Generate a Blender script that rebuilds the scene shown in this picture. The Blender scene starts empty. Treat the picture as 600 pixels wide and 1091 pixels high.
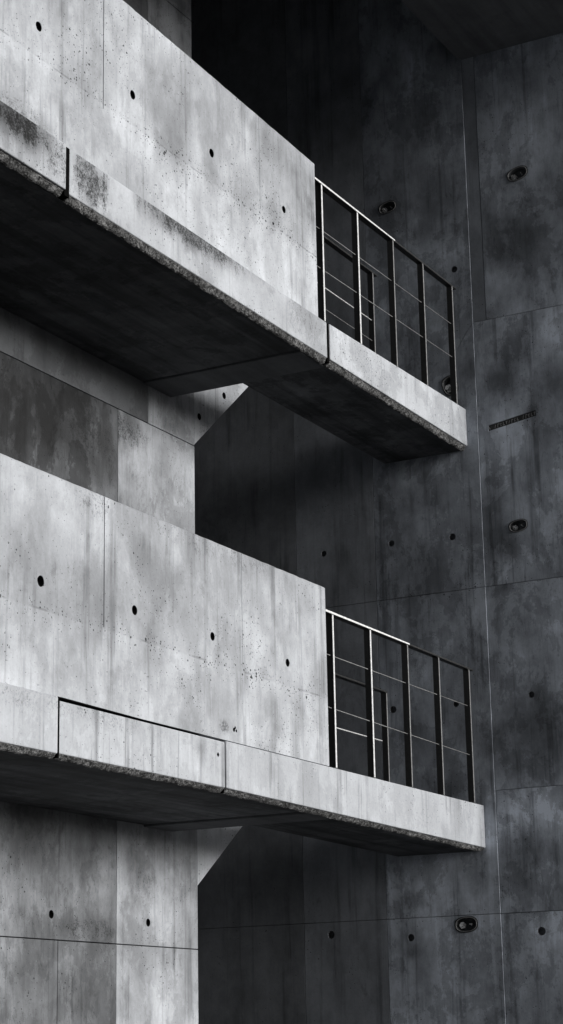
import bpy, bmesh, math, random
from mathutils import Vector, Matrix, noise
random.seed(7)
R = math.radians
ZO = 1.6                                   # eye height above the ground; all z below are above the eye
sc = bpy.context.scene
COL = sc.collection

# ------------------------------------------------------------------ materials
class NT:
    def __init__(s, name):
        s.m = bpy.data.materials.new(name); s.m.use_nodes = True
        s.t = s.m.node_tree; s.t.nodes.clear()
        s.out = s.t.nodes.new('ShaderNodeOutputMaterial'); s.b = s.t.nodes.new('ShaderNodeBsdfPrincipled')
        s.t.links.new(s.b.outputs[0], s.out.inputs[0])
    def L(s, a, b): s.t.links.new(a, b)
    def put(s, inp, v):
        if hasattr(v, 'is_output'): s.L(v, inp)
        else: inp.default_value = v
    def math(s, op, a, b=0.0, c=None, clamp=False):
        n = s.t.nodes.new('ShaderNodeMath'); n.operation = op; n.use_clamp = clamp
        s.put(n.inputs[0], a); s.put(n.inputs[1], b)
        if c is not None: s.put(n.inputs[2], c)
        return n.outputs[0]
    def vmath(s, op, a, b):
        n = s.t.nodes.new('ShaderNodeVectorMath'); n.operation = op
        s.put(n.inputs[0], a); s.put(n.inputs[1], b)
        return n.outputs['Value'] if op in ('LENGTH', 'DISTANCE') else n.outputs[0]
    def noise(s, v, scale, detail=4, rough=.55, dist=0.0):
        n = s.t.nodes.new('ShaderNodeTexNoise'); s.L(v, n.inputs['Vector'])
        n.inputs['Scale'].default_value = scale; n.inputs['Detail'].default_value = detail
        n.inputs['Roughness'].default_value = rough; n.inputs['Distortion'].default_value = dist
        return n.outputs[0]
    def vor(s, v, scale):
        n = s.t.nodes.new('ShaderNodeTexVoronoi'); s.L(v, n.inputs['Vector']); n.inputs['Scale'].default_value = scale
        return n.outputs['Distance']
    def rng(s, v, a, b, c=0.0, d=1.0, smooth=True):
        n = s.t.nodes.new('ShaderNodeMapRange'); n.interpolation_type = 'SMOOTHSTEP' if smooth else 'LINEAR'
        s.put(n.inputs[0], v)
        for i, q in enumerate((a, b, c, d)): n.inputs[i+1].default_value = q
        return n.outputs[0]

def concrete(name, base, mott=.25, streak=.2, pit=1.0, lines=(), blobs=(), specks=(), tint=.035, rough=.85, board=0, scratch=0, seed=0.0, crisp=0.0, pale=0.0):
    """base albedo; lines = z heights (world) of pitted pour lines; blobs = stains (centre, radii, strength);
    specks = zones (centre, radii, strength) of black lichen speckle"""
    k = NT(name)
    g = k.t.nodes.new('ShaderNodeNewGeometry'); P0 = g.outputs['Position']
    P = k.vmath('ADD', P0, (seed, seed*.7, seed*1.3))
    sep = k.t.nodes.new('ShaderNodeSeparateXYZ'); k.L(P0, sep.inputs[0])
    # large cloudy variation + smaller mottling
    big = k.noise(P, .8, 4, .6, .1)
    mid = k.noise(k.vmath('MULTIPLY', P, (1, 1, .7)), 3.1, 6, .62, .1)
    fine = k.noise(P, 55, 4, .7)
    v = k.rng(big, .3, .7, 1-mott*.55, 1+mott*.25)
    v = k.math('MULTIPLY', v, k.rng(mid, .32, .68, 1-mott*.5, 1+mott*.22))
    v = k.math('MULTIPLY', v, k.rng(fine, .25, .75, .94, 1.06))
    cl = k.noise(k.vmath('MULTIPLY', P, (1.5, 1.5, .8)), 1.7, 7, .62, .1)
    v = k.math('MULTIPLY', v, k.rng(cl, .42, .66, 1+mott*.08, 1-mott*.22))
    cl2 = k.noise(k.vmath('MULTIPLY', P, (9, 9, 3.2)), 1.0, 8, .74, .15)
    v = k.math('MULTIPLY', v, k.rng(cl2, .50, .68, 1.0, 1-mott*.28))
    # water streaks running down
    sv = k.noise(k.vmath('MULTIPLY', P, (9, 9, .45)), 1.0, 5, .65)
    sv2 = k.noise(k.vmath('MULTIPLY', P, (26, 26, .9)), 1.0, 4, .6)
    sm = k.rng(k.noise(k.vmath('MULTIPLY', P, (1.2, 1.2, 1.6)), 1.0, 3), .42, .62)
    sk = k.math('MULTIPLY', k.rng(sv, .5, .68), sm)
    sk2 = k.math('MULTIPLY', k.rng(sv2, .52, .7), k.rng(sv, .42, .6))
    v = k.math('MULTIPLY', v, k.math('SUBTRACT', 1.0, k.math('MULTIPLY', sk, streak)))
    v = k.math('MULTIPLY', v, k.math('SUBTRACT', 1.0, k.math('MULTIPLY', sk2, streak*.7)))
    # pale lime runs
    pl = k.math('MULTIPLY', k.rng(k.noise(k.vmath('MULTIPLY', P, (14, 14, .7)), 1.0, 4, .6), .56, .72), k.rng(big, .45, .6))
    v = k.math('ADD', v, k.math('MULTIPLY', pl, .10+pale))
    # darker smears with scuffed edges
    smr = k.noise(k.vmath('MULTIPLY', P, (2.2, 2.2, 1.5)), 1.0, 8, .72, .5)
    v = k.math('MULTIPLY', v, k.rng(smr, .60, .68, 1.0, 1-mott*.55))
    if crisp:      # hard-edged scuffed skins and patches
        cr = k.noise(k.vmath('MULTIPLY', P, (1.6, 1.6, 1.2)), 1.3, 11, .74, .2)
        v = k.math('MULTIPLY', v, k.rng(cr, .505, .53, 1+crisp*.5, 1-crisp))
    for (c, r, st) in blobs:
        d = k.vmath('SUBTRACT', P0, tuple(c)); d = k.vmath('DIVIDE', d, tuple(r))
        d = k.vmath('LENGTH', d, (0, 0, 0))
        d = k.math('ADD', d, k.math('MULTIPLY', k.math('SUBTRACT', mid, .5), 1.3))
        d = k.math('ADD', d, k.math('MULTIPLY', k.math('SUBTRACT', sv, .5), .9))
        v = k.math('MULTIPLY', v, k.rng(d, .1, 1.35, 1-st, 1.0))
    pv = k.math('ADD', k.rng(k.noise(k.vmath('MULTIPLY', P, (1, 1, 1)), 2.3, 3), .42, .68, .62, 1.25), 0.0)
    if lines:
        for zl in lines:
            wob = k.math('MULTIPLY', k.math('SUBTRACT', mid, .5), .14)
            dz = k.math('ABSOLUTE', k.math('ADD', k.math('SUBTRACT', sep.outputs[2], zl), wob))
            pv = k.math('ADD', pv, k.rng(dz, 0.0, .12, .55, 0.0))
            # faint line of the pour itself, broken
            ln = k.math('MULTIPLY', k.rng(k.math('ABSOLUTE', k.math('SUBTRACT', sep.outputs[2], zl)), .003, .009, 1.0, 0.0),
                        k.rng(k.noise(P, 7, 3), .47, .6))
            v = k.math('MULTIPLY', v, k.math('SUBTRACT', 1.0, k.math('MULTIPLY', ln, .28)))
            v = k.math('MULTIPLY', v, k.rng(k.math('SUBTRACT', sep.outputs[2], zl), -.012, .006, 1.05, .94))
    # pinholes of several sizes
    pits = None
    for sc_, th in ((9, .07), (14, .085), (23, .115), (47, .135)):
        jit = k.vmath('ADD', P, (sc_*.37, sc_*.11, sc_*.23))
        dd = k.math('ADD', k.vor(jit, sc_), k.math('MULTIPLY', k.math('SUBTRACT', fine, .5), .08))
        t_ = k.math('MULTIPLY', pv, th*pit)
        q = k.math('MULTIPLY', k.math('SUBTRACT', t_, dd), 28.0, clamp=True)
        pits = q if pits is None else k.math('MAXIMUM', pits, q)
    for (c, r, st) in specks:
        d = k.vmath('DIVIDE', k.vmath('SUBTRACT', P0, tuple(c)), tuple(r)); d = k.vmath('LENGTH', d, (0, 0, 0))
        d = k.math('ADD', d, k.math('MULTIPLY', k.math('SUBTRACT', sv, .5), 1.6))
        zone = k.rng(d, .35, 1.15, st, 0.0)
        gr = k.noise(P, 70, 5, .85)
        gr2 = k.noise(k.vmath('MULTIPLY', P, (1, 1, .8)), 15, 6, .85)
        sp = k.math('MULTIPLY', k.math('SUBTRACT', k.math('ADD', k.math('MULTIPLY', gr, .55), k.math('ADD', k.math('MULTIPLY', gr2, .45), k.math('MULTIPLY', zone, .15))), .60), 12.0, clamp=True)
        v = k.math('MULTIPLY', v, k.math('SUBTRACT', 1.0, k.math('MULTIPLY', k.math('MULTIPLY', sp, zone), .82)))
        v = k.math('MULTIPLY', v, k.math('SUBTRACT', 1.0, k.math('MULTIPLY', zone, .12)))
    if board:      # shuttering board grain along x
        bn = k.noise(k.vmath('MULTIPLY', P, (.5, 9, 9)), 1.0, 4, .6)
        v = k.math('MULTIPLY', v, k.rng(bn, .3, .7, 1-board, 1+board*.5))
    if scratch:
        s1 = k.noise(k.vmath('MULTIPLY', P, (2, 2, .25)), 5.0, 2, .5, .3)
        v = k.math('MULTIPLY', v, k.rng(k.math('ABSOLUTE', k.math('SUBTRACT', s1, .5)), .0, .012, 1-scratch, 1.0))
    v = k.math('MULTIPLY', v, k.math('SUBTRACT', 1.0, k.math('MULTIPLY', pits, .88)))
    v = k.math('MULTIPLY', v, base)
    v = k.math('MINIMUM', v, .72)
    cmb = k.t.nodes.new('ShaderNodeCombineXYZ')
    k.L(k.math('MULTIPLY', v, 1-tint), cmb.inputs[0]); k.L(v, cmb.inputs[1]); k.L(k.math('MULTIPLY', v, 1+tint*1.6), cmb.inputs[2])
    k.L(cmb.outputs[0], k.b.inputs['Base Color'])
    k.put(k.b.inputs['Roughness'], k.rng(mid, .3, .7, rough-.12, rough+.08))
    k.b.inputs['Specular IOR Level'].default_value = .3
    h = k.math('ADD', k.math('MULTIPLY', pits, -1.0), k.math('MULTIPLY', fine, .14))
    h = k.math('ADD', h, k.math('MULTIPLY', mid, .35))
    bp = k.t.nodes.new('ShaderNodeBump'); bp.inputs['Strength'].default_value = .55; bp.inputs['Distance'].default_value = .012
    k.L(h, bp.inputs['Height']); k.L(bp.outputs[0], k.b.inputs['Normal'])
    return k.m

def aggregate(name, base=.16):
    k = NT(name)
    g = k.t.nodes.new('ShaderNodeNewGeometry'); P = g.outputs['Position']
    a = k.noise(P, 75, 5, .75); b = k.noise(P, 24, 4, .7); c = k.noise(P, 4, 3)
    v = k.rng(k.math('ADD', k.math('MULTIPLY', a, .6), k.math('MULTIPLY', b, .4)), .42, .62, .12, 1.9)
    v = k.math('MULTIPLY', v, k.rng(c, .35, .65, .6, 1.25)); v = k.math('MULTIPLY', v, base)
    cmb = k.t.nodes.new('ShaderNodeCombineXYZ')
    for i in range(3): k.L(v, cmb.inputs[i])
    k.L(cmb.outputs[0], k.b.inputs['Base Color']); k.b.inputs['Roughness'].default_value = .95
    bp = k.t.nodes.new('ShaderNodeBump'); bp.inputs['Strength'].default_value = .9; bp.inputs['Distance'].default_value = .02
    k.L(a, bp.inputs['Height']); k.L(bp.outputs[0], k.b.inputs['Normal'])
    return k.m

def plain(name, base, rough=.6, metal=0.0, var=.25, scale=18):
    k = NT(name)
    if base < .015: k.b.inputs['Specular IOR Level'].default_value = .02
    g = k.t.nodes.new('ShaderNodeNewGeometry'); P = g.outputs['Position']
    v = k.math('MULTIPLY', k.rng(k.noise(P, scale, 5, .7), .3, .7, 1-var, 1+var), base)
    cmb = k.t.nodes.new('ShaderNodeCombineXYZ')
    for i in range(3): k.L(v, cmb.inputs[i])
    k.L(cmb.outputs[0], k.b.inputs['Base Color']); k.put(k.b.inputs['Roughness'], k.rng(k.noise(P, scale*2, 3), .3, .7, rough-.1, rough+.1))
    k.b.inputs['Metallic'].default_value = metal
    return k.m

def zz(*a): return tuple(x + ZO for x in a)
def W(x, y, z): return (x, y, z + ZO)
M = {}
M['parapet_hi'] = concrete('pale_concrete_high', .44, crisp=0.07, mott=.48, streak=.45, pit=1.0, lines=zz(5.69),
    blobs=[(W(9.0, 6.2, 5.62), (.45, .4, .35), .22), (W(10.1, 6.2, 5.95), (.28, .4, .45), .20), (W(11.75, 6.2, 6.2), (.7, .4, .35), .17), (W(10.7, 6.2, 5.75), (.14, .3, .16), .35), (W(11.3, 6.2, 5.75), (.5, .3, .12), .12)],
    specks=[(W(8.4, 6.2, 5.25), (.75, .4, .12), .75), (W(11.9, 6.2, 5.32), (.35, .3, .1), .35)])
M['parapet_lo'] = concrete('pale_concrete_low', .42, crisp=0.07, mott=.48, streak=.42, pit=1.0, lines=zz(2.37), seed=5.3,
    blobs=[(W(8.9, 6.2, 2.6), (.5, .4, .35), .25), (W(9.9, 6.2, 2.75), (.35, .4, .35), .16), (W(10.35, 6.2, 2.12), (.15, .3, .25), .28), (W(11.6, 6.2, 2.25), (.3, .3, .3), .15), (W(8.5, 6.2, 2.15), (.5, .3, .2), .16)],
    specks=[(W(9.25, 6.2, 3.1), (.3, .3, .13), .7), (W(10.6, 6.2, 3.12), (1.3, .3, .13), .6), (W(10.75, 6.2, 1.98), (.12, .2, .06), .8)])
M['fascia_hi'] = concrete('weathered_concrete_high', .42, crisp=0.12, mott=.28, streak=.35, pit=1.0, seed=2.1, pale=.05,
    blobs=[(W(8.40, 6.2, 5.18), (.42, .4, .15), .75), (W(9.15, 6.2, 5.1), (.16, .3, .18), .35), (W(10.3, 6.2, 5.2), (.75, .3, .12), .5)],
    specks=[(W(8.4, 6.2, 5.18), (.6, .4, .15), 1.1), (W(8.8, 6.2, 5.08), (.25, .4, .2), .8), (W(9.2, 6.2, 5.1), (.28, .3, .22), 1.0), (W(10.35, 6.2, 5.2), (.9, .3, .15), 1.0), (W(12.0, 6.2, 5.1), (.5, .3, .2), .6), (W(13.0, 6.2, 5.1), (.45, .3, .18), .55)])
M['fascia_lo'] = concrete('weathered_concrete_low', .40, crisp=0.08, mott=.26, streak=.5, pit=.9, seed=8.7, pale=.08,
    specks=[(W(9.0, 6.2, 1.86), (1.6, .3, .1), .6), (W(10.6, 6.2, 1.8), (.3, .3, .14), .45)],
    blobs=[(W(10.45, 6.2, 1.8), (.07, .3, .1), .35)])
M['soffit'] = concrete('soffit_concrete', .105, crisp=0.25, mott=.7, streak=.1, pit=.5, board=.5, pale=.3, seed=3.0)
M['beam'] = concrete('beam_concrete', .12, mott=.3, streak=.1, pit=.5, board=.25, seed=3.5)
M['pier_hi'] = concrete('pier_concrete_high', .30, crisp=0.16, mott=.6, streak=.35, pit=.9, seed=1.3, scratch=.15,
    blobs=[(W(10.9, 7.6, 4.35), (.75, .4, .42), .75), (W(10.2, 7.6, 4.0), (.9, .4, .8), .62), (W(11.35, 7.6, 4.05), (.2, .3, .3), .4), (W(11.8, 7.6, 4.5), (.13, .3, .25), .5)],
    specks=[(W(11.6, 7.6, 4.45), (.7, .3, .18), .9)])
M['pier_lo'] = concrete('pier_concrete_low', .36, crisp=0.12, mott=.6, streak=.4, pit=.9, seed=6.3, scratch=.12,
    blobs=[(W(11.3, 7.6, .8), (.3, .3, .1), .45), (W(10.9, 7.6, .8), (.4, .3, .12), .3), (W(11.9, 7.6, 1.2), (.22, .3, .3), .35), (W(10.4, 7.6, .5), (.5, .3, .2), .3), (W(10.9, 7.6, 1.0), (.8, .3, .6), .35)],
    specks=[(W(11.3, 7.6, .8), (.5, .3, .12), .7), (W(12.0, 7.6, 1.15), (.3, .3, .2), .6)])
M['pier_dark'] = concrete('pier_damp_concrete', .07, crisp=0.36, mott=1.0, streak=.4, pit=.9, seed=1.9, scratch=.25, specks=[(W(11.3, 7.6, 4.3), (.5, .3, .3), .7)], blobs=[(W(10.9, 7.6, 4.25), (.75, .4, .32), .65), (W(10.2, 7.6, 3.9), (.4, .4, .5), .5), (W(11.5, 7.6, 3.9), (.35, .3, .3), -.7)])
M['pier_shade'] = concrete('pier_shade_concrete', .12, crisp=0.15, mott=.4, streak=.35, pit=.8, seed=2.9)  # shadow under the upper slab put into the colour
M['pier_grey'] = concrete('pier_grey_shade_concrete', .17, crisp=0.16, mott=.8, streak=.45, pit=1.0, seed=6.9, scratch=.15, pale=.05,
    specks=[(W(11.3, 7.6, .8), (.5, .3, .12), .8), (W(10.5, 7.6, .85), (.5, .3, .12), .5)])  # lower left panels: slab shade put into the base colour
M['haunch'] = concrete('haunch_concrete', .34, crisp=0.12, mott=.25, streak=.25, pit=1.0, seed=4.4)
M['haunch_lo'] = concrete('haunch_lit_concrete', .52, mott=.3, streak=.35, pit=1.0, seed=14.4)  # raised tone stands in for light on the lower bracket
M['wall_half_shade'] = concrete('half_shade_concrete', .27, mott=.5, streak=.4, pit=.8, tint=.06, seed=15.1)  # half shade towards the recess put into the colour
M['wall_deep_shade'] = concrete('deep_shade_concrete', .19, mott=.4, streak=.4, pit=.8, tint=.05, seed=21.1, board=.1)  # deep shade of the recess put into the colour
M['wall'] = concrete('dark_concrete', .46, crisp=0.2, mott=.75, streak=.5, pit=.8, tint=.075, pale=.10, seed=9.1, scratch=.12, lines=zz(3.69, 1.015),
    blobs=[(W(14.93, 5.2, 3.3), (.3, .35, .5), -.25), (W(14.93, 6.4, 4.5), (.3, .5, .6), -.2), (W(14.93, 6.3, 1.3), (.3, .3, .5), -.25), (W(14.93, 5.2, 7.2), (.3, .4, .6), -.2), (W(14.93, 5.75, 2.5), (.3, .4, .45), .45), (W(14.93, 5.82, 6.75), (.3, .2, .3), .5), (W(14.93, 5.85, 5.6), (.3, .4, .22), .35), (W(14.93, 5.3, 5.6), (.3, .22, .3), .45), (W(14.93, 5.88, 1.55), (.3, .17, .3), .4), (W(14.93, 5.2, 3.0), (.3, .3, .5), .35), (W(14.93, 5.8, 3.9), (.3, .14, .22), .3), (W(14.93, 6.22, 1.72), (.2, .06, .06), .6), (W(14.93, 6.88, .74), (.2, .07, .07), .5), (W(14.93, 6.85, 1.15), (.2, .15, .08), .3)])
M['wall_band'] = concrete('shadow_band_concrete', .3, mott=.5, streak=.4, pit=.8, tint=.07, seed=9.6)  # shadow strip beside the seam, painted as a darker tone
M['wall_pale'] = concrete('pale_run_concrete', .52, crisp=0.22, mott=.8, streak=.55, pit=.8, tint=.075, seed=12.6, pale=.25, scratch=.2,
    blobs=[(W(14.93, 5.4, 5.8), (.3, .45, .2), -.3), (W(14.93, 5.6, 1.8), (.3, .4, .18), -.25), (W(14.93, 5.5, 4.5), (.3, .3, .4), -.2), (W(14.93, 5.86, 5.45), (.3, .25, .14), .5), (W(14.93, 5.3, 5.5), (.3, .22, .3), .45), (W(14.93, 5.72, 5.7), (.3, .1, .22), .3), (W(14.93, 5.85, 1.6), (.3, .2, .25), .5), (W(14.93, 5.8, 4.0), (.3, .14, .22), .3)])
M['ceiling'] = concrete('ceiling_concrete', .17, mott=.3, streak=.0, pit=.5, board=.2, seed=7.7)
M['core'] = plain('dark_core', .014, .9)
M['hole_shade'] = plain('hole_shade_black', .012, .8, scale=60)  # shade inside the tie holes, painted as a black lining
M['void'] = plain('open_joint_black', .004, .95)
M['agg'] = aggregate('broken_aggregate', .125)
M['bar'] = plain('black_painted_steel', .018, .5, 0, .3, 40)
M['edge'] = plain('highlight_steel', .62, .5, .0, .22, 30)  # sunlit highlight of the steel put into the colour
M['grey_edge'] = plain('dim_highlight_steel', .2, .5, 0, .25, 30)  # weaker highlight of the steel put into the colour
M['rim'] = plain('rusty_dark_steel', .11, .6, 0, .5, 80)
M['rod'] = plain('galvanised_rod', .17, .5, 0, .3, 30)
M['zinc'] = plain('zinc_metal', .75, .3, .6, .3, 60)
M['ground'] = plain('asphalt', .045, .9, 0, .3, 9)

# ------------------------------------------------------------------ helpers
def link(name, me, mat, parent=None):
    o = bpy.data.objects.new(name, me); COL.objects.link(o)
    if mat: me.materials.append(mat)
    if parent: o.parent = parent; o.matrix_parent_inverse = Matrix.Translation(-parent.location)
    return o
def fin(bm, name, mat, parent=None, smooth=False):
    bmesh.ops.recalc_face_normals(bm, faces=bm.faces)
    me = bpy.data.meshes.new(name); bm.to_mesh(me); bm.free()
    if smooth:
        for p in me.polygons: p.use_smooth = True
    return link(name, me, mat, parent)
def thing(name, loc, label, cat, group=None):
    o = bpy.data.objects.new(name, None); COL.objects.link(o); o.location = loc
    o['label'] = label; o['category'] = cat
    o['kind'] = 'thing'
    if group: o['group'] = group
    o.empty_display_size = .2
    return o
def structure(o): o['kind'] = 'structure'; return o
def prism(bm, x0, x1, y0, y1, za, zb, bevel=0.0):
    """box; za, zb = (z at x0, z at x1) or a number; z above the eye"""
    if not isinstance(za, tuple): za = (za, za)
    if not isinstance(zb, tuple): zb = (zb, zb)
    vs = [bm.verts.new((x, y, z + ZO)) for x, zl, zh in ((x0, za[0], zb[0]), (x1, za[1], zb[1])) for y in (y0, y1) for z in (zl, zh)]
    F = [(0, 1, 3, 2), (4, 6, 7, 5), (0, 4, 5, 1), (2, 3, 7, 6), (1, 5, 7, 3), (0, 2, 6, 4)]
    fs = [bm.faces.new([vs[i] for i in f]) for f in F]
    if bevel:
        es = list({e for f in fs for e in f.edges})
        bmesh.ops.bevel(bm, geom=es, offset=bevel, segments=2, profile=.5, affect='EDGES')
def box(name, mat, parent, *a, bevel=.005):
    bm = bmesh.new(); prism(bm, *a, bevel=bevel); return fin(bm, name, mat, parent)
def cyl(bm, c, axis, r, depth, n=20, wob=0.0, cap=True):
    """cylinder starting at c going along axis"""
    ax = Vector(axis).normalized(); u = ax.orthogonal().normalized(); w = ax.cross(u)
    rr = [r*(1 + random.uniform(-wob, wob)) for _ in range(n)]
    A = [bm.verts.new(Vector(c) + (u*math.cos(2*math.pi*i/n) + w*math.sin(2*math.pi*i/n))*rr[i]) for i in range(n)]
    B = [bm.verts.new(v.co + ax*depth) for v in A]
    for i in range(n): bm.faces.new((A[i], A[(i+1) % n], B[(i+1) % n], B[i]))
    if cap: bm.faces.new(A)
    bm.faces.new(B)
def boolean(o, cutter_bm):
    bmesh.ops.recalc_face_normals(cutter_bm, faces=cutter_bm.faces)
    me = bpy.data.meshes.new('cut'); cutter_bm.to_mesh(me); cutter_bm.free()
    c = bpy.data.objects.new('cut', me); COL.objects.link(c)
    md = o.modifiers.new('b', 'BOOLEAN'); md.operation = 'DIFFERENCE'; md.object = c; md.solver = 'EXACT'; md.use_self = True
    bpy.context.view_layer.update()
    dg = bpy.context.evaluated_depsgraph_get()
    new = bpy.data.meshes.new_from_object(o.evaluated_get(dg), depsgraph=dg)
    o.modifiers.clear(); old = o.data; o.data = new; new.name = o.name
    bpy.data.objects.remove(c); bpy.data.meshes.remove(me)

def tie_cup(parent, c, axis, r, depth, mat, label=None):
    """lining of a cast tie hole, mouth at c, going along axis"""
    bm = bmesh.new(); n = 20
    ax = Vector(axis).normalized(); u = ax.orthogonal().normalized(); w = ax.cross(u)
    rings = []
    for rad, d in ((r*.99, .003), (r*.97, depth*.5), (r*.9, depth*.9), (r*.35, depth*.96)):
        rings.append([bm.verts.new(Vector(c) + ax*d + (u*math.cos(2*math.pi*i/n) + w*math.sin(2*math.pi*i/n))*rad*(1+.0*i)) for i in range(n)])
    for a, b in zip(rings, rings[1:]):
        for i in range(n): bm.faces.new((a[i], a[(i+1) % n], b[(i+1) % n], b[i]))
    bm.faces.new(rings[-1])
    o = fin(bm, 'tie_hole', mat, parent, smooth=False)
    if label: o['label'] = label
    return o

# ------------------------------------------------------------------ ground
bm = bmesh.new()
S = 1500
bm.faces.new([bm.verts.new(p) for p in ((-S, -S, 0), (S, -S, 0), (S, S, 0), (-S, S, 0))])
structure(fin(bm, 'ground', M['ground']))

# ------------------------------------------------------------------ end wall (perpendicular to the walkways)
XW = 14.93
ew = thing('end_wall', (XW, 6, 0), 'tall dark grey concrete end wall that both walkways and railings run up to', 'wall')
box('wall_core', M['core'], ew, XW+.10, XW+.5, 4.92, 12.0, -1.6, 12.99, bevel=0)
G = .006; GW = .0016
wall_holes = [(6.364, 4.158, .030), (6.934, 4.179, .028), (5.73, 2.746, .026), (7.607, .913, .032), (6.879, .86, .030), (6.239, 6.559, .030),
              (5.748, .863, .034), (6.395, 2.734, .026), (6.97, 2.742, .030), (7.588, 4.177, .026), (6.06, 5.1, .0)]
wall_holes = [h for h in wall_holes if h[2] > 0]
sockets = [(5.608, 7.32, .098, .062, 12), (6.858, 7.287, .088, .056, 8), (5.768, 4.172, .085, .052, 6), (6.386, .943, .10, .062, 4), (6.325, 5.50, .07, .09, 20)]
Z = [-1.6, 1.015, 3.69, 6.035, 8.55]
def oval_pts(y, z, a, b, n=28, tilt=0):
    t = R(tilt); P = []
    for i in range(n):
        p = 2*math.pi*i/n; ca, sa = math.cos(p), math.sin(p)
        dy = a*math.copysign(abs(ca)**.8, ca); dz = b*math.copysign(abs(sa)**.8, sa)
        P.append((y - dy*math.cos(t) + dz*math.sin(t), z + dy*math.sin(t) + dz*math.cos(t)))
    return P
CH = (5.994, 5.06, 5.56, 5.125, .026)      # cast channel: y0 z0 y1 z1 half-height
def wall_panel(y0, y1, z0, z1, mat, front):
    """panel whose face is at x = front"""
    o = box('wall_panel', mat, ew, front, XW+.098, y0+GW, y1-GW, z0+GW, z1-GW, bevel=.0025)
    cb = bmesh.new(); any_ = False
    for (y, z, r) in wall_holes:
        if y0 < y < y1 and z0 < z < z1: cyl(cb, W(front-.02, y, z), (1, 0, 0), r, .065); any_ = True
    for (y, z, a, b, tl) in sockets:
        if y0 < y < y1 and z0 < z < z1:
            pts = oval_pts(y, z, a, b, 28, tl)
            A = [cb.verts.new(W(front-.02, p[0], p[1])) for p in pts]; B = [cb.verts.new(W(front+.06, p[0], p[1])) for p in pts]
            cb.faces.new(A); cb.faces.new(B)
            for i in range(len(A)): cb.faces.new((A[i], A[(i+1) % len(A)], B[(i+1) % len(A)], B[i]))
            any_ = True
    if y0 < 5.8 < y1 and z0 < 5.09 < z1:
        ya, za, yb, zb, h = CH
        A = [cb.verts.new(W(front-.02, *p)) for p in ((ya, za-h), (ya, za+h), (yb, zb+h), (yb, zb-h))]
        B = [cb.verts.new(W(front+.018, *p)) for p in ((ya, za-h), (ya, za+h), (yb, zb+h), (yb, zb-h))]
        cb.faces.new(A); cb.faces.new(B)
        for i in range(4): cb.faces.new((A[i], A[(i+1) % 4], B[(i+1) % 4], B[i]))
        any_ = True
    if y0 == YS and z0 == Z[2]:       # settlement crack running down from the seam
        pts = [(YS-.01, 6.04), (6.13, 5.985), (6.19, 5.90), (6.25, 5.80), (6.262, 5.70)]
        for (a, b), (c_, d_) in zip(pts, pts[1:]):
            A = [cb.verts.new(W(front-.02, *p)) for p in ((a, b-.004), (a, b+.004), (c_, d_+.004), (c_, d_-.004))]; B = [cb.verts.new(v.co+Vector((.03, 0, 0))) for v in A]
            cb.faces.new(A); cb.faces.new(B)
            for i in range(4): cb.faces.new((A[i], A[(i+1) % 4], B[(i+1) % 4], B[i]))
        any_ = True
    if any_: boolean(o, cb)
    else: cb.free()
    return o
YS = 6.085
FR, FL = XW+.005, XW                        # right of the seam lies 22 mm further back
def tight(y0, y1, z0, z1, m, f): return wall_panel(y0, y1, z0, z1, M[m], f)
tight(4.92, YS, Z[0], Z[1], 'wall', FR); tight(4.92, YS, Z[1], 1.995, 'wall_pale', FR); tight(4.92, YS, 1.995, Z[2], 'wall', FR)
tight(4.92, YS, Z[2], Z[3], 'wall_pale', FR); tight(4.92, YS-.12, Z[3], Z[4], 'wall', FR)
tight(YS-.12, YS, Z[3], Z[4], 'wall_band', FR+.0008)
tight(YS, 7.09, Z[0], Z[1], 'wall', FL); tight(7.09, 7.86, Z[0], Z[1], 'wall_half_shade', FL); tight(7.86, 12, Z[0], Z[1], 'wall_deep_shade', FL)
tight(YS, 7.09, Z[1], Z[2], 'wall', FL); tight(7.09, 7.86, Z[1], Z[2], 'wall_half_shade', FL); tight(7.86, 12, Z[1], Z[2], 'wall_deep_shade', FL)
tight(YS, 7.09, Z[2], 12.99, 'wall', FL); tight(7.09, 7.86, Z[2], 12.99, 'wall_half_shade', FL); tight(7.86, 12, Z[2], 12.99, 'wall_deep_shade', FL)
def face_x(y, z): return FR if y < YS else FL
for (y, z, r) in wall_holes:
    tie_cup(ew, W(face_x(y, z), y, z), (1, 0, 0), r, .04, M['ceiling'])
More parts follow.
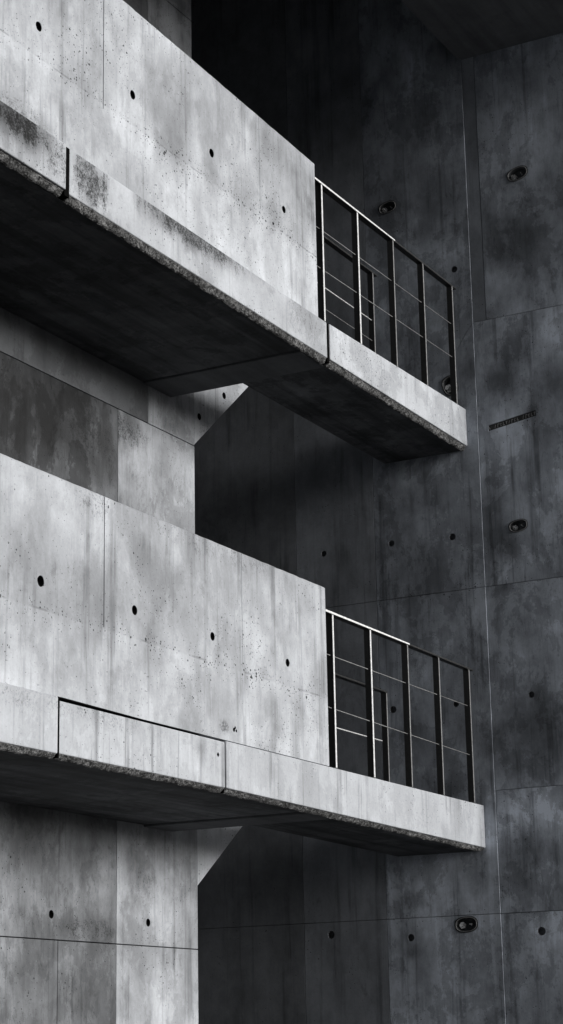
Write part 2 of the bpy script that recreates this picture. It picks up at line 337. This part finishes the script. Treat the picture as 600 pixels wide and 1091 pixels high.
for (y, z, a, b, tl) in sockets:            # cast-in oval lifting sockets with a rim and two bolts
    fx = face_x(y, z)
    bm = bmesh.new()
    o_ = oval_pts(y, z, a*.98, b*.98, 28, tl); i_ = oval_pts(y, z, a*.80, b*.74, 28, tl)
    rows = [[bm.verts.new(W(x, *p)) for p in pts] for x, pts in ((fx+.056, o_), (fx+.006, o_), (fx-.004, oval_pts(y, z, a*1.03, b*1.05, 28, tl)), (fx-.004, oval_pts(y, z, a*.92, b*.9, 28, tl)), (fx+.02, i_), (fx+.05, i_))]
    for r0, r1 in zip(rows, rows[1:]):
        for i in range(28): bm.faces.new((r0[i], r0[(i+1) % 28], r1[(i+1) % 28], r1[i]))
    bm.faces.new(rows[-1])
    cup = fin(bm, 'lifting_socket', M['soffit'], ew)
    cup['label'] = 'oval steel socket cast into the wall'
    bm = bmesh.new(); n = 28; ca = oval_pts(y, z, a*.90, b*.88, n, tl)
    ring = []
    for i, p in enumerate(ca):
        d = Vector((p[0]-y, p[1]-z)).normalized(); q = []
        for j in range(6):
            t = 2*math.pi*j/6
            q.append(bm.verts.new(W(fx-.003+.004*math.sin(t), p[0]+d.x*.0035*math.cos(t), p[1]+d.y*.0035*math.cos(t))))
        ring.append(q)
    for i in range(n):
        for j in range(6): bm.faces.new((ring[i][j], ring[(i+1) % n][j], ring[(i+1) % n][(j+1) % 6], ring[i][(j+1) % 6]))
    fin(bm, 'rim', M['rod'], cup, smooth=True)
    for s, rr in ((-.48, .36), (.30, .10)):
        bm = bmesh.new(); cy_, cz_ = y - s*a*math.cos(R(tl)), z + s*a*math.sin(R(tl))
        cyl(bm, W(fx+.052, cy_, cz_), (-1, 0, 0), b*rr*1.25, .02, 6); cyl(bm, W(fx+.03, cy_, cz_), (-1, 0, 0), b*rr*.6, .03, 12)
        fin(bm, 'bolt', M['zinc'], cup)
ya, za, yb, zb, h = CH                      # cast channel with worn raised lettering-like ribs
cb = bmesh.new(); vs = [cb.verts.new(W(FR+.016, *p)) for p in ((ya, za-h), (ya, za+h), (yb, zb+h), (yb, zb-h))]
vs2 = [cb.verts.new(W(FR+.012, *p)) for p in ((ya, za-h), (ya, za+h), (yb, zb+h), (yb, zb-h))]
cb.faces.new(vs2); cb.faces.new(vs)
for i in range(4): cb.faces.new((vs[i], vs[(i+1) % 4], vs2[(i+1) % 4], vs2[i]))
chn = fin(cb, 'cast_strip', M['bar'], ew); chn['label'] = 'dark narrow strip with worn illegible raised marks'
nseg = 17
SH = [[(0, 0), (1, 0), (1, .25), (.3, .25), (.3, 1), (0, 1)], [(0, 0), (.3, 0), (.3, .75), (1, .75), (1, 1), (0, 1)], [(.35, 0), (.65, 0), (.65, .7), (1, .7), (1, 1), (0, 1), (0, .7), (.35, .7)],
      [(0, 0), (1, 0), (1, .25), (.3, .25), (.3, .75), (1, .75), (1, 1), (0, 1)], [(0, 0), (.3, 0), (.8, 1), (.5, 1)]]
for i in range(nseg):
    if i in (1, 11): continue
    t = (i+.25)/nseg; y = ya + (yb-ya)*t; z = za + (zb-za)*t; sh = SH[(i*7) % 5]
    k_ = random.uniform(.7, 1); bm = bmesh.new()
    P2 = [(y - p[0]*.015*k_, z + (p[1]-.5)*.032*k_ + p[0]*.002) for p in sh]
    A = [bm.verts.new(W(FR+.004, *p)) for p in P2]; B = [bm.verts.new(W(FR+.013, *p)) for p in P2]
    bm.faces.new(A); bm.faces.new(B)
    for q in range(len(A)): bm.faces.new((A[q], A[(q+1) % len(A)], B[(q+1) % len(A)], B[q]))
    fin(bm, 'raised_mark', M['rod'], chn)

# ------------------------------------------------------------------ ceiling, rear wall
# canopy over the front; behind its rear edge the space runs on up as a tall dark shaft
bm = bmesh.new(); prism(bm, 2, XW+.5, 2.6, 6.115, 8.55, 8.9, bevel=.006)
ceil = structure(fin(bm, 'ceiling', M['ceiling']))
bm = bmesh.new(); prism(bm, 2, XW+.5, 5.9, 6.112, 8.902, 13.0); structure(fin(bm, 'upper_wall', M['wall_deep_shade']))
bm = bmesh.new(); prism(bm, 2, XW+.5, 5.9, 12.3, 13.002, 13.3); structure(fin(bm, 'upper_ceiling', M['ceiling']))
bm = bmesh.new(); prism(bm, 2, XW+.5, 12.0, 12.3, -1.6, 13.0); structure(fin(bm, 'back_wall', M['wall_deep_shade']))

# unseen wall added left of the camera to block sky light
bm = bmesh.new(); prism(bm, -4.5, -4.0, -26, 9, -1.6, 12.5, bevel=.02); structure(fin(bm, 'sky_block_wall', M['wall']))

# ------------------------------------------------------------------ pier behind the walkways
YP = 7.6; XE = 12.757
pr = thing('concrete_pier', (XE, YP, 0), 'broad stained concrete pier standing behind both walkways, with flared bracket heads', 'pier')
box('pier_core', M['core'], pr, 2, XE-.01, YP+.07, YP+.6, -1.6, 12.9, bevel=0)
pier_holes = [(10.88, .885), (12.07, .885), (12.84, 4.86), (13.24, 5.15)]
def pier_panel(x0, x1, z0, z1, m, name='pier_panel', dy=0.0):
    G = .003; o = box(name, M[m], pr, x0+G, x1-(G if x1 < XE else 0), YP+dy, YP+(.069 if x1 < XE else .6), z0+G, z1-G, bevel=.004)
    cb = bmesh.new(); f = False
    for (x, z) in pier_holes:
        if x0 < x < x1 and z0 < z < z1: cyl(cb, W(x, YP-.02, z), (0, 1, 0), .028, .065); f = True
    if f: boolean(o, cb)
    else: cb.free()
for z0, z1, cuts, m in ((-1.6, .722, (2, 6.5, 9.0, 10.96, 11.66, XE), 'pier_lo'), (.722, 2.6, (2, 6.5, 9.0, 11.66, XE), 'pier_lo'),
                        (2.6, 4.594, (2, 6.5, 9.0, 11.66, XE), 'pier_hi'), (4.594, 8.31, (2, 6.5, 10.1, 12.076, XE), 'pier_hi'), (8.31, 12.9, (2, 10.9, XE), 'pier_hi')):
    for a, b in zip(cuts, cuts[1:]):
        pier_panel(a, b, z0, z1, m if b > 12.1 or (b > 11.7 and z0 < 4.5) else ('pier_dark' if 2.5 < z0 < 4.5 else 'pier_shade' if z0 > 4.5 else 'pier_grey'))
def haunch(zb, zt, cut=None, mat='haunch'):
    """flared bracket to the right of the pier edge: triangle (XE,zb) (13.75,zt) (XE,zt)"""
    def at(x): return zb + (zt-zb)*(x-XE)/(13.75-XE)
    spans = [(XE+.006, cut-.003), (cut+.003, 13.75)] if cut else [(XE+.006, 13.75)]
    for i, (xa, xb) in enumerate(spans):
        bm = bmesh.new()
        pts = [(xa, at(xa)), (xb, at(xb)), (xb, zt+.05), (xa, zt+.05)]
        A = [bm.verts.new(W(p[0], YP+.004, p[1])) for p in pts]; B = [bm.verts.new(W(p[0], YP+.6, p[1])) for p in pts]
        bm.faces.new(A); bm.faces.new(B)
        for k in range(4): bm.faces.new((A[k], A[(k+1) % 4], B[(k+1) % 4], B[k]))
        bmesh.ops.bevel(bm, geom=list(bm.edges), offset=.004, segments=1, affect='EDGES')
        o = fin(bm, 'bracket_panel', M[mat], pr)
        cb = bmesh.new(); f = False
        for (x, z) in pier_holes:
            if xa < x < xb and at(x) < z < zt: cyl(cb, W(x, YP-.02, z), (0, 1, 0), .028, .065); f = True
        if f: boolean(o, cb)
        else: cb.free()
haunch(4.60, 5.43, 13.10); haunch(1.178, 1.895, mat='haunch_lo')
for (x, z) in pier_holes: tie_cup(pr, W(x, YP, z), (0, 1, 0), .028, .04, M['hole_shade'])

# ------------------------------------------------------------------ walkways
def rough_edge(x0, x1, zt, zb, parent):
    """broken aggregate arris along the bottom of a slab edge; zt / zb = (z at x0, z at x1)"""
    bm = bmesh.new(); n = max(2, int((x1-x0)/.012)); rows = []
    for i in range(n+1):
        t = i/n; x = x0 + (x1-x0)*t; a = zt[0]+(zt[1]-zt[0])*t; b = zb[0]+(zb[1]-zb[0])*t + .007*noise.noise(Vector((x*2.3, 4, 1))) + .006*noise.noise(Vector((x*9, 8, 1)))
        prof = [(6.197, a+.003), (6.203, a-.008), (6.208, a*.65+b*.35), (6.215, a*.35+b*.65), (6.224, b+.004), (6.236, b-.001), (6.249, b+.003)]
        r = []
        for j, (y, z) in enumerate(prof):
            p = Vector((x, y, z+ZO)); amp = (.000 if j in (0, 6) else .0055)
            nv = Vector((0, noise.noise(p*38)+.7*noise.noise(p*90+Vector((3, 1, 2))), noise.noise(p*34+Vector((9, 2, 4)))+.6*noise.noise(p*85)))
            if j == 0: nv = Vector((0, 0, .5*noise.noise(Vector((x*22, 0, 5)))+.5*noise.noise(Vector((x*7, 1, 5))))); amp = .007
            r.append(bm.verts.new(p + nv*amp))
        rows.append(r)
    for a, b in zip(rows, rows[1:]):
        for j in range(6): bm.faces.new((a[j], a[j+1], b[j+1], b[j]))
    for r in (rows[0], rows[-1]): bm.faces.new(r)
    o = fin(bm, 'broken_edge', M['agg'], parent); o['label'] = 'rough broken lower edge showing aggregate'
    return o
def fascia(root, x0, x1, y, zt, zb, mat, chip=True):
    if not isinstance(zt, tuple): zt = (zt, zt)
    if not isinstance(zb, tuple): zb = (zb, zb)
    e = .038 if zb[0] > 4 else .028
    bm = bmesh.new(); prism(bm, x0, x1, y, 6.249, (zb[0]+e, zb[1]+e), zt, bevel=.007)
    f = fin(bm, 'fascia_panel', M[mat], root)
    if x0 < 10.65 < x1 and zt[0] < 3:
        cb = bmesh.new(); cyl(cb, W(10.655, 6.17, 1.79), (0, 1, 0), .014, .06, 12, .15); boolean(f, cb)
        tie_cup(f, W(10.655, y, 1.79), (0, 1, 0), .013, .035, M['hole_shade'])
    rough_edge(x0+.002, x1-.002, (zb[0]+e+.002, zb[1]+e+.002), zb, f)
    return f

def walkway(label, zt, zb, zt_end, zb_end, matf, joints):
    root = thing('walkway_slab', (12.4, 6.6, 0), label, 'walkway', 'cantilevered walkway slabs')
    # soffit slabs: broad part runs back to the pier, narrow part runs on to the end wall
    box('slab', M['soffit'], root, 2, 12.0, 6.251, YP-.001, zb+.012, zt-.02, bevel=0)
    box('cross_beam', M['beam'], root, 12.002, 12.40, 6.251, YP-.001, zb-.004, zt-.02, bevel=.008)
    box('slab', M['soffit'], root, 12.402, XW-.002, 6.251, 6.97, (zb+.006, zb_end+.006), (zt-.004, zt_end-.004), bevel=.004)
    for (x0, x1, y, a, b, c, d) in joints:
        fascia(root, x0, x1, y, (a, b), (c, d), matf)
    return root
dk1 = walkway('upper concrete walkway slab with black-speckled stains along its pale edge', 5.225, 4.895, 5.262, 4.892, 'fascia_hi',
    [(2, 8.912, 6.182, 5.236, 5.236, 4.90, 4.905), (8.962, 12.325, 6.192, 5.2305, 5.212, 4.895, 4.892), (12.362, XW-.003, 6.186, 5.212, 5.262, 4.892, 4.892)])
dk2 = walkway('lower concrete walkway slab with faint vertical streaks down its pale edge', 1.885, 1.555, 1.882, 1.512, 'fascia_lo',
    [(2, 8.906, 6.191, 1.90, 1.906, 1.556, 1.560), (8.922, 10.742, 6.192, 1.884, 1.880, 1.562, 1.562), (10.750, XW-.003, 6.186, 1.888, 1.882, 1.562, 1.512)])
bm = bmesh.new(); prism(bm, 8.93, 10.45, 6.1915, 6.24, (1.898, 1.8845), (1.905, 1.886)); fin(bm, 'open_seam', M['void'], dk2)
def joint_fill(root, x0, x1, y, z0, z1):
    bm = bmesh.new(); prism(bm, x0, x1, y, 6.25, z0, z1); fin(bm, 'open_joint', M['void'], root)
joint_fill(dk1, 8.913, 8.961, 6.194, 4.91, 5.228); joint_fill(dk1, 12.326, 12.361, 6.194, 4.90, 5.212)
joint_fill(dk2, 8.907, 8.921, 6.193, 1.566, 1.905); joint_fill(dk2, 10.7425, 10.7495, 6.205, 1.56, 1.88)

def parapet(label, z_bot, z_top, mat, holes, vjoints, kind):
    root = thing('parapet_wall', (7, 6.2, 0), label, 'parapet', 'solid concrete parapets on the walkways')
    x0, x1 = 2, 12.203
    # the body, its top arris slightly uneven
    bm = bmesh.new(); n = 220; rows = []
    for i in range(n+1):
        t = i/n; x = x0+(x1-x0)*t; zl = z_bot[0]+(z_bot[1]-z_bot[0])*t; zh = z_top[0]+(z_top[1]-z_top[0])*t
        w1 = .0035*noise.noise(Vector((x*9, 2, kind))) + .0025*noise.noise(Vector((x*31, 7, kind)))
        w1 = min(w1, .001)
        c = .008
        prof = [(6.2, zl), (6.2, zh-c+w1), (6.2+c, zh+w1), (6.36-c, zh), (6.36, zh-c), (6.36, zl)]
        xx = x
        rows.append([bm.verts.new((xx, y, z+ZO)) for y, z in prof])
    for a, b in zip(rows, rows[1:]):
        for j in range(6): bm.faces.new((a[j], a[(j+1) % 6], b[(j+1) % 6], b[j]))
    bm.faces.new(rows[0]); bm.faces.new(rows[-1])
    o = fin(bm, 'wall_body', M[mat], root)
    cb = bmesh.new()
    for (x, z, r) in holes: cyl(cb, W(x, 6.17, z), (0, 1, 0), r, .08, 18, .05 if r > .03 else .0)
    boolean(o, cb)
    for (x, za, zb, w, d) in vjoints:
        cb = bmesh.new(); prism(cb, x-w/2, x+w/2, 6.15, 6.2+d, za, zb); boolean(o, cb)
    for (x, z, r) in holes: tie_cup(root, W(x, 6.2, z), (0, 1, 0), r*.97, .045, M['hole_shade'])
    return root
parapet('upper solid concrete parapet wall, topmost pale band with a row of tie holes', (5.240, 5.215), (6.717, 6.455), 'parapet_hi',
    [(5.7, 5.89, .031), (6.68, 5.89, .031), (7.65, 5.89, .031), (8.638, 5.89, .031), (9.669, 5.899, .031), (10.663, 5.903, .031), (11.698, 5.883, .028), (11.53, 5.71, .012)],
    [(9.33, 5.655, 7.2, .008, .010), (11.34, 5.75, 7.2, .003, .003)], 1.0)
parapet('lower solid concrete parapet wall, pale band crossing in front of the pier', (1.910, 1.893), (3.166, 3.168), 'parapet_lo',
    [(5.8, 2.53, .031), (6.77, 2.53, .031), (7.75, 2.53, .031), (8.736, 2.526, .033), (9.698, 2.539, .030), (10.614, 2.538, .028), (11.619, 2.529, .028), (10.875, 1.975, .014), (10.905, 1.972, .010), (10.89, 1.99, .010)],
    [(9.368, 2.378, 4, .009, .012), (11.0, 2.4, 4, .003, .003)], 2.0)
# chipped blow hole low on the lower parapet
# ------------------------------------------------------------------ railings
def tube(bm, a, b, r, n=8):
    a, b = Vector(a), Vector(b); cyl(bm, a, b-a, r, (b-a).length, n)
def railing(label, y, xs, zr, zd, x0, x1, rods, over=.09, lit_end=13.62):
    """zr, zd = (rail z, deck z) at x0 and x1"""
    root = thing('railing', (x0, y, 0), label, 'railing', 'thin black steel railings on the walkway ends')
    zf = lambda pr_, x: pr_[0] + (pr_[1]-pr_[0])*(x-x0)/(x1-x0)
    bm = bmesh.new(); prism(bm, x0, x1+over, y, y+.052, (zr[0]-.008, zf(zr, x1+over)-.008), (zr[0]+.006, zf(zr, x1+over)+.006), bevel=.002)
    tr = fin(bm, 'top_rail', M['bar'], root)
    if lit_end > x0:
        bm = bmesh.new(); prism(bm, x0, lit_end, y-.006, y-.001, (zr[0]-.009, zf(zr, lit_end)-.007), (zr[0]+.007, zf(zr, lit_end)+.005), bevel=.0015)
        fin(bm, 'highlight_edge', M['edge'], tr)  # painted highlight, ends where the rail turns dark
    for i, x in enumerate(xs):
        zt, z0 = zf(zr, x)-.006, zf(zd, x)
        bm = bmesh.new(); prism(bm, x-.007, x+.007, y+.001, y+.048, z0+.008, zt, bevel=.0015)
        p = fin(bm, 'post', M['bar'], root)
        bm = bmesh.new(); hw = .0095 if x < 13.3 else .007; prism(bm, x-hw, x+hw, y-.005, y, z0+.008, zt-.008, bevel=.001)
        fin(bm, 'highlight_edge', M['edge'] if x < min(lit_end, 13.3) else M['grey_edge'], p)  # painted highlight on the post front, dimmer farther along
        bm = bmesh.new(); prism(bm, x-.03, x+.03, y-.004, y+.07, z0, z0+.008, bevel=.001)
        for s in (-.02, .02): cyl(bm, W(x+s, y+.062, z0+.008), (0, 0, 1), .006, .008, 6)
        fin(bm, 'base_plate', M['bar'], p)
    for r_ in rods:
        bm = bmesh.new(); tube(bm, W(x0, y+.022, zf(r_[:2], x0)), W(x1, y+.022, zf(r_[:2], x1)), r_[2], 10)
        fin(bm, 'mid_rail', M['edge' if len(r_) > 3 else 'rod'], root, smooth=True)
    return root
XF = [12.318, 12.93, 13.582, 14.168, 14.775]
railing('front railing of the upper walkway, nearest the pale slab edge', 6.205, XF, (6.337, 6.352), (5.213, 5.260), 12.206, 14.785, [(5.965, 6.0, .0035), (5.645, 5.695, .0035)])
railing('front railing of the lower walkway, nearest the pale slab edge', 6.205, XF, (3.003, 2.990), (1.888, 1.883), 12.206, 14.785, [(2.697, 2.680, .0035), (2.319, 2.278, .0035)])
XB = [11.0, 12.2, 13.40, 14.665]
railing('rear railing of the upper walkway, glimpsed through the front posts', 6.905, XB, (6.567, 6.584), (5.225, 5.24), 10.0, 14.68, [(6.13, 6.133, .005, 1), (5.933, 5.943, .004)], lit_end=0)
railing('rear railing of the lower walkway, glimpsed through the front posts', 6.905, XB, (2.88, 2.851), (1.883, 1.884), 10.0, 14.60, [(2.431, 2.433, .005, 1)], lit_end=0)

# ------------------------------------------------------------------ light
EL, AZ = 12.0, 0.0            # sun low, square on to the walkway fronts
w = bpy.data.worlds.new('World'); sc.world = w; w.use_nodes = True
nt = w.node_tree; nt.nodes.clear()
out = nt.nodes.new('ShaderNodeOutputWorld'); bg = nt.nodes.new('ShaderNodeBackground'); sky = nt.nodes.new('ShaderNodeTexSky')
hs = nt.nodes.new('ShaderNodeHueSaturation'); hs.inputs['Saturation'].default_value = .12
sky.sky_type = 'NISHITA'; sky.sun_disc = False; sky.sun_elevation = R(EL); sky.sun_rotation = R(180-AZ)
sky.dust_density = 3; sky.air_density = 1
nt.links.new(sky.outputs[0], hs.inputs['Color']); nt.links.new(hs.outputs[0], bg.inputs[0]); nt.links.new(bg.outputs[0], out.inputs[0])
bg.inputs[1].default_value = .075
sl = bpy.data.lights.new('sun', 'SUN'); sl.energy = 3.9; sl.angle = R(20); sl.color = (1, .99, .975)
so = bpy.data.objects.new('sun', sl); COL.objects.link(so); so.rotation_euler = (R(90-EL), 0, R(AZ)); so.location = (0, -20, 20)

# ------------------------------------------------------------------ camera
cam = bpy.data.cameras.new('camera'); co = bpy.data.objects.new('camera', cam); COL.objects.link(co)
yaw, pitch, roll = 1.07893826, 0.26602289, -0.01918188
f = Vector((math.sin(yaw)*math.cos(pitch), math.cos(yaw)*math.cos(pitch), math.sin(pitch)))
r = Vector((math.cos(yaw), -math.sin(yaw), 0)); u = r.cross(f)
c, s = math.cos(roll), math.sin(roll)
r2 = c*r + s*u; u2 = -s*r + c*u
rot = Matrix((r2, u2, -f)).transposed()
co.matrix_world = Matrix.Translation((0, 0, ZO)) @ rot.to_4x4()
cam.sensor_fit = 'VERTICAL'; cam.sensor_height = 36; cam.sensor_width = 36; cam.lens = 36*2101.9/1091; cam.clip_end = 5000; cam.clip_start = .05
sc.camera = co
sc.view_settings.view_transform = 'Standard'; sc.view_settings.look = 'None'; sc.view_settings.gamma = 1; sc.view_settings.exposure = 0
sc.view_settings.use_curve_mapping = False
sc.render.engine = 'CYCLES'
